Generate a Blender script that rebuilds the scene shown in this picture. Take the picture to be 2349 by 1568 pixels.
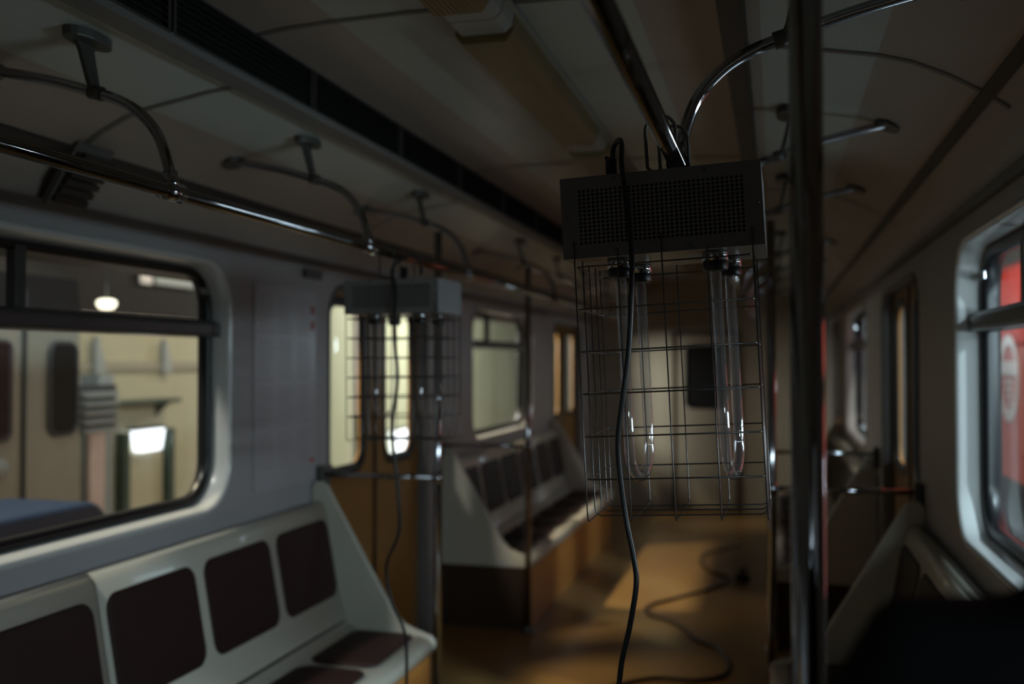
import bpy, bmesh, math, random
from mathutils import Vector, Matrix
random.seed(7)
PI = math.pi
for o in list(bpy.data.objects): bpy.data.objects.remove(o)
scene = bpy.context.scene
COL = scene.collection

# ------------------------------------------------------------------ camera
CAMZ = 1.68
cd = bpy.data.cameras.new('camera'); cam = bpy.data.objects.new('camera', cd); COL.objects.link(cam)
cd.lens = 35.0; cd.sensor_width = 36.0; cd.clip_start = 0.02; cd.clip_end = 100
cam.location = (0, 0, CAMZ)
cam.rotation_euler = (math.radians(90 + 1.10), 0, math.radians(14.72))
cd.dof.use_dof = True; cd.dof.focus_distance = 1.82; cd.dof.aperture_fstop = 2.0
scene.camera = cam
scene.view_settings.view_transform = 'Standard'
scene.view_settings.look = 'None'
scene.view_settings.gamma = 1.0
scene.view_settings.use_curve_mapping = False
scene.view_settings.exposure = -0.08

# ------------------------------------------------------------------ world (dim depot hall)
w = bpy.data.worlds.new('hall'); scene.world = w; w.use_nodes = True
w.node_tree.nodes['Background'].inputs[0].default_value = (0.9, 0.95, 1.0, 1)
w.node_tree.nodes['Background'].inputs[1].default_value = 0.12

def area(name, loc, target, size, power, color, size_y=None, spread=180):
    l = bpy.data.lights.new(name, 'AREA'); l.energy = power; l.color = color; l.size = size
    l.spread = math.radians(spread)
    if size_y: l.shape = 'RECTANGLE'; l.size_y = size_y
    o = bpy.data.objects.new(name, l); COL.objects.link(o); o.location = loc
    o.rotation_euler = (Vector(target) - Vector(loc)).to_track_quat('-Z', 'Y').to_euler()
    return o
WARM = (1.0, 0.86, 0.62); COOL = (0.68, 0.88, 1.0); NEUT = (1.0, 0.97, 0.90)
area('hall_lamp_far', (-4.62, 6.9, 4.4), (-1.6, 7.6, 0.9), 0.16, 400, WARM, None, 75)
area('hall_lamp_near', (-3.9, 0.3, 4.4), (-1.6, 2.9, 0.8), 0.4, 42, NEUT, None, 90)
area('hall_lamp_mid', (-4.6, 3.6, 4.4), (-1.8, 4.8, 0.9), 0.7, 65, WARM, None, 90)
area('end_wall_fill', (-3.4, 9.2, 2.1), (-0.7, 11.5, 1.3), 0.6, 110, NEUT)  # unseen fill added to light the end wall through the door panes
area('hall_lamp_wall', (-4.6, 10.5, 4.6), (-7.0, 11.0, 0.9), 1.4, 80, WARM)
area('hall_lamp_wall_far', (-4.2, 18.0, 4.6), (-7.0, 18.5, 1.2), 1.6, 600, NEUT)
area('hall_lamp_left_train', (-2.9, 3.2, 4.3), (-4.3, 4.6, 1.2), 0.8, 22, NEUT)
area('hall_lamp_right', (4.0, 0.8, 4.3), (0.6, 3.2, 1.5), 0.3, 420, COOL)
area('hall_lamp_gap', (1.0, 5.8, 4.0), (1.65, 7.9, 1.6), 0.5, 150, NEUT)
area('gap_fill_near', (1.50, 1.8, 1.72), (-1.5, 2.6, 1.7), 3.0, 43, COOL, 0.2)  # added fill, out of view: cool light onto the left wall
area('gap_fill_far', (1.50, 10.5, 1.9), (-1.5, 9.0, 1.7), 3.0, 60, COOL, 0.2)  # added fill, out of view: cool light into the far half
area('gap_fill_rear', (1.50, -3.2, 2.28), (-1.0, -1.5, 1.5), 3.0, 230, COOL, 0.2)  # added fill behind the camera, brightening the lamp box front
area('pit_lamp_right', (1.35, 3.0, 0.25), (-0.9, 3.2, 2.5), 0.5, 12, COOL, 1.6)
area('pit_lamp_right_far', (1.35, 7.8, 0.25), (-0.9, 7.8, 2.5), 0.5, 8, COOL, 1.6)

# ------------------------------------------------------------------ materials
def mat(name, col, rough=0.5, metal=0.0, spec=0.5, noise=0.12, nscale=6.0, bump=0.0, bscale=200.0, coat=0.0, emit=None, estr=0.0):
    m = bpy.data.materials.new(name); m.use_nodes = True
    nt = m.node_tree; b = nt.nodes['Principled BSDF']
    b.inputs['Roughness'].default_value = rough; b.inputs['Metallic'].default_value = metal
    b.inputs['Specular IOR Level'].default_value = spec; b.inputs['Coat Weight'].default_value = coat
    tc = nt.nodes.new('ShaderNodeTexCoord')
    n = nt.nodes.new('ShaderNodeTexNoise'); n.inputs['Scale'].default_value = nscale; n.inputs['Detail'].default_value = 4
    nt.links.new(tc.outputs['Object'], n.inputs['Vector'])
    mx = nt.nodes.new('ShaderNodeMix'); mx.data_type = 'RGBA'
    mx.inputs[6].default_value = tuple(c * (1 - noise) for c in col) + (1,)
    mx.inputs[7].default_value = tuple(min(1, c * (1 + noise)) for c in col) + (1,)
    nt.links.new(n.outputs['Fac'], mx.inputs[0]); nt.links.new(mx.outputs[2], b.inputs['Base Color'])
    if bump > 0:
        n2 = nt.nodes.new('ShaderNodeTexNoise'); n2.inputs['Scale'].default_value = bscale
        nt.links.new(tc.outputs['Object'], n2.inputs['Vector'])
        bp = nt.nodes.new('ShaderNodeBump'); bp.inputs['Strength'].default_value = bump; bp.inputs['Distance'].default_value = 0.002
        nt.links.new(n2.outputs['Fac'], bp.inputs['Height']); nt.links.new(bp.outputs['Normal'], b.inputs['Normal'])
    if emit:
        b.inputs['Emission Color'].default_value = emit + (1,); b.inputs['Emission Strength'].default_value = estr
    return m

def glassmat(name, tint, refl=1.0, rough=0.0, ior=1.45):
    m = bpy.data.materials.new(name); m.use_nodes = True; nt = m.node_tree
    for n in list(nt.nodes): nt.nodes.remove(n)
    out = nt.nodes.new('ShaderNodeOutputMaterial'); mx = nt.nodes.new('ShaderNodeMixShader')
    t = nt.nodes.new('ShaderNodeBsdfTransparent'); t.inputs[0].default_value = tint + (1,)
    g = nt.nodes.new('ShaderNodeBsdfGlossy'); g.inputs['Roughness'].default_value = rough
    lw = nt.nodes.new('ShaderNodeLayerWeight'); lw.inputs['Blend'].default_value = 0.5
    pw = nt.nodes.new('ShaderNodeMath'); pw.operation = 'POWER'; pw.inputs[1].default_value = 4.0
    nt.links.new(lw.outputs['Facing'], pw.inputs[0])
    fr = nt.nodes.new('ShaderNodeMath'); fr.operation = 'MULTIPLY_ADD'; fr.inputs[1].default_value = 0.92; fr.inputs[2].default_value = 0.05
    nt.links.new(pw.outputs[0], fr.inputs[0])
    mu = nt.nodes.new('ShaderNodeMath'); mu.operation = 'MULTIPLY'; mu.inputs[1].default_value = refl; mu.use_clamp = True
    nt.links.new(fr.outputs[0], mu.inputs[0]); nt.links.new(mu.outputs[0], mx.inputs[0])
    nt.links.new(t.outputs[0], mx.inputs[1]); nt.links.new(g.outputs[0], mx.inputs[2]); nt.links.new(mx.outputs[0], out.inputs[0])
    return m

M = {}
M['wall'] = mat('grey_wall_laminate', (0.41, 0.395, 0.40), 0.45, noise=0.06, bump=0.1, bscale=60)
M['ceil'] = mat('ceiling_panel', (0.40, 0.43, 0.40), 0.38, noise=0.05)
M['ceilband'] = mat('brown_ceiling_band', (0.34, 0.29, 0.25), 0.4, noise=0.05)  # browner ceiling tone along the sides and beside the slots
M['corn'] = mat('cornice_dark', (0.035, 0.03, 0.028), 0.5)
M['seam'] = mat('seam_strip', (0.14, 0.13, 0.12), 0.5)
M['white'] = mat('white_plastic', (0.54, 0.51, 0.43), 0.36, noise=0.05, coat=0.15)
M['surround'] = mat('window_surround', (0.60, 0.61, 0.60), 0.25, noise=0.04, coat=0.4)
M['cush'] = mat('brown_leatherette', (0.033, 0.015, 0.013), 0.6, spec=0.25, noise=0.15, bump=0.3, bscale=350)
M['kick'] = mat('orange_brown_laminate', (0.40, 0.17, 0.035), 0.35, noise=0.12)
M['kickdark'] = mat('dark_brown_laminate', (0.045, 0.025, 0.014), 0.4, noise=0.12)
M['floor'] = mat('floor_linoleum', (0.235, 0.130, 0.042), 0.33, noise=0.14, nscale=3, bump=0.15, bscale=90)
M['door'] = mat('door_laminate', (0.34, 0.17, 0.04), 0.35, noise=0.12)
M['rubber'] = mat('black_rubber', (0.008, 0.008, 0.009), 0.35)
M['chrome'] = mat('chrome', (0.40, 0.40, 0.42), 0.09, metal=1.0, noise=0.05)
M['darkmetal'] = mat('dark_cast_metal', (0.10, 0.10, 0.09), 0.4, metal=0.4)
M['alu'] = mat('painted_transom', (0.10, 0.10, 0.10), 0.3, metal=0.5)
M['grille'] = mat('vent_louvre', (0.006, 0.0055, 0.005), 0.7, spec=0.2)
M['diff'] = mat('amber_diffuser', (0.20, 0.145, 0.06), 0.3, noise=0.2, nscale=3)
M['lampend'] = mat('lamp_end_plastic', (0.36, 0.35, 0.31), 0.4)
M['boxm'] = mat('lamp_box_enamel', (0.145, 0.145, 0.15), 0.45, noise=0.05, bump=0.15, bscale=500)
M['boxin'] = mat('lamp_box_inside', (0.01, 0.01, 0.01), 0.7)
M['boxlit'] = mat('lit_lamp_box_enamel', (0.27, 0.27, 0.27), 0.45, noise=0.05)  # same enamel made paler: light on the far box put into its colour
M['boxunder'] = mat('lamp_box_underside', (0.30, 0.28, 0.25), 0.35, metal=0.4)
M['wire'] = mat('cage_wire', (0.13, 0.125, 0.12), 0.3, metal=0.8)
M['cable'] = mat('black_cable', (0.008, 0.008, 0.009), 0.38)
M['cableg'] = mat('floor_cable_rubber', (0.03, 0.02, 0.015), 0.5)
M['screw'] = mat('screw_steel', (0.2, 0.2, 0.2), 0.25, metal=1)
M['poster'] = mat('notice_paper', (0.46, 0.44, 0.46), 0.3, noise=0.05)
M['print'] = mat('notice_print', (0.37, 0.35, 0.37), 0.5)
M['redp'] = mat('red_print', (0.45, 0.05, 0.04), 0.5)
M['glass'] = glassmat('window_glass', (0.88, 0.90, 0.88), 0.55)
M['quartz'] = glassmat('quartz_tube', (0.97, 0.97, 0.98), 1.2, 0.05, 1.5)
_nt = M['quartz'].node_tree; _o = _nt.nodes['Material Output']; _src = _o.inputs[0].links[0].from_socket
_df = _nt.nodes.new('ShaderNodeBsdfTranslucent'); _df.inputs[0].default_value = (0.8, 0.76, 0.74, 1)
_d2 = _nt.nodes.new('ShaderNodeBsdfDiffuse'); _d2.inputs[0].default_value = (0.8, 0.76, 0.74, 1)
_ad = _nt.nodes.new('ShaderNodeMixShader'); _nt.links.new(_df.outputs[0], _ad.inputs[1]); _nt.links.new(_d2.outputs[0], _ad.inputs[2])
_m2 = _nt.nodes.new('ShaderNodeMixShader'); _m2.inputs[0].default_value = 0.04
_nt.links.new(_src, _m2.inputs[1]); _nt.links.new(_ad.outputs[0], _m2.inputs[2]); _nt.links.new(_m2.outputs[0], _o.inputs[0])
M['black'] = mat('black_cloth', (0.006, 0.006, 0.007), 0.9, spec=0.15, bump=0.3, bscale=900)
M['skin'] = mat('skin', (0.45, 0.27, 0.2), 0.5)
M['hair'] = mat('dark_hair', (0.015, 0.01, 0.008), 0.6)
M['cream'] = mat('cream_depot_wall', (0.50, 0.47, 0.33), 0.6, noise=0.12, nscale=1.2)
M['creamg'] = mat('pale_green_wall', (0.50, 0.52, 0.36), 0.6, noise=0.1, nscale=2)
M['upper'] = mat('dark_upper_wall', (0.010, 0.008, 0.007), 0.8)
M['train'] = mat('cream_train_paint', (0.33, 0.32, 0.26), 0.35, noise=0.06)
M['plat'] = mat('platform_floor', (0.25, 0.21, 0.17), 0.6, noise=0.2, nscale=2)
M['blue'] = mat('blue_paint', (0.012, 0.032, 0.08), 0.5)
M['darkg'] = mat('dark_grey_paint', (0.05, 0.055, 0.06), 0.5)
M['green'] = mat('dark_green_paint', (0.05, 0.08, 0.06), 0.5)
M['pipe'] = mat('grey_blue_pipe', (0.36, 0.40, 0.40), 0.45)
M['teal'] = mat('teal_paint', (0.05, 0.20, 0.19), 0.5)
M['pink'] = mat('pale_pink_paint', (0.75, 0.60, 0.55), 0.5)
M['redglare'] = mat('red_paint_with_glare', (0.64, 0.15, 0.12), 0.6, noise=0.06)  # window glare put into a paler red for the lower side
M['red'] = mat('red_train_paint', (0.66, 0.05, 0.03), 0.6, spec=0.2, noise=0.06)
M['emblem'] = mat('white_emblem_paint', (0.82, 0.78, 0.76), 0.5)
M['lampw'] = mat('lamp_cool_lit', (0.9, 0.9, 0.9), 0.5, emit=(0.82, 0.88, 1.0), estr=2.6)
M['lampy'] = mat('lamp_warm_lit', (0.9, 0.9, 0.8), 0.5, emit=(1.0, 0.93, 0.70), estr=3.0)
M['lampo'] = mat('lamp_orange_lit', (0.9, 0.6, 0.3), 0.5, emit=(1.0, 0.45, 0.15), estr=1.6)
M['tan'] = mat('tan_end_wall', (0.38, 0.35, 0.27), 0.45, noise=0.08)

# ------------------------------------------------------------------ mesh helpers
class MB:
    def __init__(s): s.v = []; s.f = []; s.sm = []
    def add(s, vs, fs, smooth=False):
        n = len(s.v); s.v += [tuple(p) for p in vs]
        for f in fs: s.f.append(tuple(n + i for i in f)); s.sm.append(smooth)
        return s
    def box(s, x0, x1, y0, y1, z0, z1):
        vs = [(x, y, z) for x in (x0, x1) for y in (y0, y1) for z in (z0, z1)]
        return s.add(vs, [(0, 1, 3, 2), (4, 6, 7, 5), (0, 4, 5, 1), (2, 3, 7, 6), (0, 2, 6, 4), (1, 5, 7, 3)])
    def tube(s, pts, r, n=12, caps=True, closed=False):
        pts = [Vector(p) for p in pts]; L = len(pts)
        rs = r if isinstance(r, (list, tuple)) else [r] * L
        rings = []; up = None
        for i, p in enumerate(pts):
            if closed: t = pts[(i + 1) % L] - pts[i - 1]
            else: t = pts[min(i + 1, L - 1)] - pts[max(i - 1, 0)]
            t = t.normalized()
            if up is None:
                a = Vector((0, 0, 1)) if abs(t.z) < 0.9 else Vector((1, 0, 0))
                up = (a - t * a.dot(t)).normalized()
            else:
                up = up - t * up.dot(t)
                up = up.normalized() if up.length > 1e-6 else t.orthogonal().normalized()
            b = t.cross(up)
            rings.append([p + (up * math.cos(2 * PI * k / n) + b * math.sin(2 * PI * k / n)) * rs[i] for k in range(n)])
        vs = [q for rg in rings for q in rg]; fs = []
        for i in range(L if closed else L - 1):
            j = (i + 1) % L
            for k in range(n):
                fs.append((i * n + k, i * n + (k + 1) % n, j * n + (k + 1) % n, j * n + k))
        if caps and not closed:
            fs.append(tuple(range(n))[::-1]); fs.append(tuple((L - 1) * n + k for k in range(n)))
        return s.add(vs, fs, True)
    def prism(s, poly, axis, a0, a1, smooth=False):
        # poly: list of 2D points; axis 'x','y','z' = extrusion direction
        def P(u, v, a):
            return {'x': (a, u, v), 'y': (u, a, v), 'z': (u, v, a)}[axis]
        n = len(poly); vs = [P(u, v, a0) for u, v in poly] + [P(u, v, a1) for u, v in poly]
        fs = [(i, (i + 1) % n, n + (i + 1) % n, n + i) for i in range(n)]
        s.add(vs, fs, smooth)
        s.add(vs, [tuple(range(n))[::-1], tuple(range(n, 2 * n))], False)
        return s
    def sheet(s, prof, ys, smooth=True):
        # prof: list of (x,z); ys: list of y
        n = len(prof); vs = [(x, y, z) for y in ys for x, z in prof]; fs = []
        for j in range(len(ys) - 1):
            for i in range(n - 1): fs.append((j * n + i, j * n + i + 1, (j + 1) * n + i + 1, (j + 1) * n + i))
        return s.add(vs, fs, smooth)
    def lathe(s, prof, cx, cy, n=24):
        L = len(prof); vs = [(cx + r * math.cos(2 * PI * k / n), cy + r * math.sin(2 * PI * k / n), z) for r, z in prof for k in range(n)]
        fs = [(i * n + k, i * n + (k + 1) % n, (i + 1) * n + (k + 1) % n, (i + 1) * n + k) for i in range(L - 1) for k in range(n)]
        return s.add(vs, fs, True)
    def build(s, name, m, parent=None, bevel=0.0, loc=None):
        me = bpy.data.meshes.new(name); me.from_pydata(s.v, [], s.f); me.update()
        me.polygons.foreach_set('use_smooth', s.sm)
        bm = bmesh.new(); bm.from_mesh(me); bmesh.ops.remove_doubles(bm, verts=bm.verts, dist=1e-5)
        bmesh.ops.recalc_face_normals(bm, faces=bm.faces); bm.to_mesh(me); bm.free()
        me.materials.append(m)
        o = bpy.data.objects.new(name, me); COL.objects.link(o)
        if parent: o.parent = parent
        if loc: o.location = loc
        if bevel > 0:
            b = o.modifiers.new('bevel', 'BEVEL'); b.width = bevel; b.segments = 3; b.limit_method = 'ANGLE'; b.angle_limit = math.radians(40)
        return o

def tag(o, label=None, cat=None, group=None, kind=None):
    if label: o['label'] = label
    if cat: o['category'] = cat
    if group: o['group'] = group
    if kind: o['kind'] = kind
    return o
def empty(name, loc=(0, 0, 0), **k):
    o = bpy.data.objects.new(name, None); o.empty_display_size = 0.05; COL.objects.link(o); o.location = loc
    return tag(o, **k)
def copy_tree(o, parent=None):
    c = o.copy(); COL.objects.link(c)
    if parent: c.parent = parent
    for ch in list(o.children): copy_tree(ch, c)
    return c
def rrect(y0, y1, z0, z1, r, k=8):
    pts = []
    for cy, cz, a0 in ((y1 - r, z1 - r, 0), (y0 + r, z1 - r, 90), (y0 + r, z0 + r, 180), (y1 - r, z0 + r, 270)):
        for i in range(k + 1):
            a = math.radians(a0 + 90 * i / k); pts.append((cy + r * math.cos(a), cz + r * math.sin(a)))
    return pts
def outer_for(hole, y0, y1, z0, z1, k=8):
    cy = sum(p[0] for p in hole) / len(hole); cz = sum(p[1] for p in hole) / len(hole)
    hy0 = min(p[0] for p in hole); hy1 = max(p[0] for p in hole); hz0 = min(p[1] for p in hole); hz1 = max(p[1] for p in hole)
    corners = [(y1, z1), (y0, z1), (y0, z0), (y1, z0)]; out = []
    for i, (py, pz) in enumerate(hole):
        c, j = divmod(i, k + 1)
        if c == 0: q = (y1, pz) if j < k / 2 else ((py, z1) if j > k / 2 else (y1, z1))
        elif c == 1: q = (py, z1) if j < k / 2 else ((y0, pz) if j > k / 2 else (y0, z1))
        elif c == 2: q = (y0, pz) if j < k / 2 else ((py, z0) if j > k / 2 else (y0, z0))
        else: q = (py, z0) if j < k / 2 else ((y1, pz) if j > k / 2 else (y1, z0))
        out.append(q)
    return out
def holed(mb, x, y0, y1, z0, z1, hole):
    o = outer_for(hole, y0, y1, z0, z1); n = len(hole)
    mb.add([(x, a, b) for a, b in hole] + [(x, a, b) for a, b in o],
           [(i, (i + 1) % n, n + (i + 1) % n, n + i) for i in range(n)])
def loft(mb, rings, smooth=True, closed=True):
    n = len(rings[0]); vs = [p for r in rings for p in r]; fs = []
    for j in range(len(rings) - 1):
        for i in range(n if closed else n - 1):
            fs.append((j * n + i, j * n + (i + 1) % n, (j + 1) * n + (i + 1) % n, (j + 1) * n + i))
    mb.add(vs, fs, smooth)

# ------------------------------------------------------------------ layout constants
CX = -0.745; HW = 1.325; XL = CX - HW; XR = CX + HW
Y0 = -4.4; YE = 11.5
WZ0, WZ1 = 1.12, 2.05
WTOP = 2.14
WINS = [(-3.33, -1.55), (1.72, 3.50), (6.77, 8.55)]
DOORS = [(-0.63, 0.75), (4.42, 5.80), (9.47, 10.85)]
DZ1 = 2.04

# ------------------------------------------------------------------ shell
MB().box(XL - 0.1, XR + 0.1, Y0, YE, -0.05, 0).build('floor', M['floor'])
def wall(side, x, s):
    mb = MB(); cur = Y0
    items = sorted([(a, b, 'w') for a, b in WINS] + [(a, b, 'd') for a, b in DOORS])
    for a, b, k in items:
        m0, m1 = a - 0.10, b + 0.10
        if m0 > cur: mb.add([(x, cur, 0), (x, m0, 0), (x, m0, WTOP), (x, cur, WTOP)], [(0, 1, 2, 3)])
        if k == 'w':
            holed(mb, x, m0, m1, WZ0 - 0.07, WZ1 + 0.05, rrect(a, b, WZ0, WZ1, 0.17))
            mb.add([(x, m0, 0), (x, m1, 0), (x, m1, WZ0 - 0.07), (x, m0, WZ0 - 0.07)], [(0, 1, 2, 3)])
            mb.add([(x, m0, WZ1 + 0.05), (x, m1, WZ1 + 0.05), (x, m1, WTOP), (x, m0, WTOP)], [(0, 1, 2, 3)])
        else:
            holed(mb, x, m0, m1, -0.3, WTOP, rrect(a, b, -0.25, DZ1, 0.15))
        cur = m1
    mb.add([(x, cur, 0), (x, YE, 0), (x, YE, WTOP), (x, cur, WTOP)], [(0, 1, 2, 3)])
    o = mb.build('wall_' + side, M['wall']); tag(o, kind='structure'); return o
tag(bpy.data.objects['floor'], kind='structure')
wall('left', XL, 1); wall('right', XR, -1)

# ceiling : swept profile
half = [(1.325, WTOP), (1.322, 2.17), (1.305, 2.215), (1.27, 2.26), (1.215, 2.30), (1.14, 2.345), (1.065, 2.38), (0.985, 2.404), (0.795, 2.437), (0.72, 2.446), (0.65, 2.45)]
cen = [(0.65, 2.585), (0.55, 2.598), (0.40, 2.605), (0.2, 2.610)]
prof = [(CX - a, z) for a, z in half] + [(CX - a, z) for a, z in cen] + [(CX + a, z) for a, z in cen[::-1]] + [(CX + a, z) for a, z in half[::-1]]
cb = MB(); cb.sheet(prof, [Y0, -2, 0, 2, 4, 6, 8, 10, YE], True)
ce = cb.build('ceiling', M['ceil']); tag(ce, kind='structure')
ce.data.materials.append(M['ceilband'])
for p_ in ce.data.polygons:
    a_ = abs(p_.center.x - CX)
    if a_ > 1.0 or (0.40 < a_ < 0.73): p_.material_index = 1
es = ce.modifiers.new('es', 'EDGE_SPLIT'); es.split_angle = math.radians(35)
# cornice strips and lips, seams
tn = 0
def trim(mb, m, bevel=0.0):
    global tn; tn += 1
    return tag(mb.build('trim_%d' % tn, m, bevel=bevel), kind='structure')
for s in (-1, 1):
    mb = MB(); mb.prism([(CX + s * 1.205, 2.293), (CX + s * 1.232, 2.277), (CX + s * 1.243, 2.292), (CX + s * 1.214, 2.312)], 'y', Y0, YE); trim(mb, M['corn'])
    mb = MB(); mb.prism([(CX + s * 1.327, 2.125), (CX + s * 1.300, 2.130), (CX + s * 1.296, 2.150), (CX + s * 1.325, 2.155)], 'y', Y0, YE); trim(mb, M['seam'])
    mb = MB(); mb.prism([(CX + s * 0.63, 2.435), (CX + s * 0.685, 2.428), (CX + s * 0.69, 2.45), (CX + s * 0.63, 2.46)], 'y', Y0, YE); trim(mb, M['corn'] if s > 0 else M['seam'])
for ys in (0.35, 2.48, 4.55, 6.65, 8.75, 10.8):
    for part in (half[3:], None):
        mb = MB()
        if part:
            for s in (-1, 1):
                p2 = [(CX + s * a, z - 0.003) for a, z in part]
                mb.sheet(p2, [ys - 0.012, ys + 0.012])
        else:
            p2 = [(CX - a, z - 0.003) for a, z in cen] + [(CX + a, z - 0.003) for a, z in cen[::-1]]
            mb.sheet(p2, [ys - 0.012, ys + 0.012])
        trim(mb, M['seam'])
# end walls
mb = MB(); pl = [(XL, 0), (XR, 0)] + [(x, z) for x, z in prof[::-1]]
mb.prism(pl, 'y', Y0 - 0.03, Y0); tag(mb.build('wall_back', M['wall']), kind='structure')
mb = MB(); mb.prism(pl, 'y', YE, YE + 0.03); tag(mb.build('wall_front', M['tan']), kind='structure')
d = empty('door_4', (CX, YE, 0), kind='structure')
mb = MB()
hole = rrect(-0.22, 0.22, 1.15, 1.85, 0.08); o_ = outer_for(hole, -0.33, 0.33, 0.02, 1.98); n = len(hole)
for yy in (-0.04,):
    mb.add([(a, yy, b) for a, b in hole] + [(a, yy, b) for a, b in o_], [(i, (i + 1) % n, n + (i + 1) % n, n + i) for i in range(n)])
mb.build('leaf', M['tan'], d)
MB().tube([(a, -0.045, b) for a, b in hole], 0.012, 8, closed=True).build('gasket', M['rubber'], d)
MB().box(-0.23, 0.23, -0.03, -0.022, 1.14, 1.86).build('pane', M['rubber'], d)
f = MB()
f.box(-0.37, -0.33, -0.05, 0.0, 0, 2.02); f.box(0.33, 0.37, -0.05, 0.0, 0, 2.02); f.box(-0.37, 0.37, -0.05, 0.0, 1.98, 2.02)
f.build('frame', M['kickdark'], d)
MB().tube([(0.26, -0.05, 1.02), (0.26, -0.09, 1.02), (0.16, -0.09, 1.02)], 0.009, 8).build('handle', M['chrome'], d)

# ------------------------------------------------------------------ side windows
wn = 0
def make_window(x, s, a, b, mull):
    """s = direction outwards (-1 left, +1 right)."""
    global wn; wn += 1
    r = empty('window_%d' % wn, (x, a, WZ0), kind='structure')
    A, B, Z0, Z1 = 0.0, b - a, 0.0, WZ1 - WZ0
    def ring(off, xo): return [(xo * s, p, q) for p, q in rrect(A - off, B + off, Z0 - off, Z1 + off, max(0.03, 0.17 + off))]
    mb = MB()
    loft(mb, [ring(0.022, 0.0), ring(0.021, -0.006), ring(0.012, -0.010), ring(0.003, -0.006), ring(-0.003, 0.004), ring(-0.010, 0.05), ring(-0.014, 0.085)])
    mb.build('surround', M['surround'], r)
    mb = MB(); loft(mb, [ring(-0.014, 0.085), ring(-0.016, 0.066), ring(-0.028, 0.062), ring(-0.042, 0.068), ring(-0.046, 0.080), ring(-0.046, 0.10), ring(-0.02, 0.125)])
    mb.build('gasket', M['rubber'], r)
    zt = 0.095 + CAMZ - WZ0; zb = zt + 0.062
    mb = MB(); mb.prism([(0.03 * s, zt + 0.012), (0.035 * s, zt), (0.095 * s, zt - 0.004), (0.095 * s, zb + 0.004), (0.05 * s, zb), (0.03 * s, zb - 0.016)], 'y', A + 0.0, B - 0.0)
    mb.build('transom', M['alu'], r, bevel=0.004)
    mb = MB(); mb.prism([(0.06 * s, mull - a - 0.022), (0.095 * s, mull - a - 0.022), (0.095 * s, mull - a + 0.022), (0.06 * s, mull - a + 0.022)], 'z', zb, Z1 - 0.03)
    mb.build('mullion', M['alu'], r, bevel=0.003)
    mb = MB(); mb.box(0.055 * s, 0.062 * s, B - 0.13, B - 0.05, zb + 0.10, zb + 0.125); mb.build('latch', M['chrome'], r, bevel=0.002)
    def pane(y0, y1, z0, z1, xx):
        mb = MB(); mb.add([(xx * s, y0, z0), (xx * s, y1, z0), (xx * s, y1, z1), (xx * s, y0, z1)], [(0, 1, 2, 3)]); mb.build('pane', M['glass'], r)
    pane(0.03, B - 0.03, 0.03, zt, 0.088); pane(0.03, mull - a, zb, Z1 - 0.03, 0.084); pane(mull - a, B - 0.03, zb, Z1 - 0.03, 0.090)
    return r
for (a, b), ml in zip(WINS, (-2.6, 2.45, 7.40)):
    make_window(XL, -1, a, b, ml)
for (a, b), ml in zip(WINS, (-2.1, 2.9, 7.80)):
    make_window(XR, 1, a, b, ml)

for s in (-1, 1):
    x0 = XL if s < 0 else XR
    mb = MB(); mb.prism([(x0 + s * 0.12, 2.06), (x0 + s * 0.35, 2.02), (x0 + s * 0.35, 2.05), (x0 + s * 0.12, 2.12)], 'y', Y0, YE); trim(mb, M['rubber']) if s < 0 else None  # ledge added outside the left windows, blocking light through their upper panes
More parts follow.
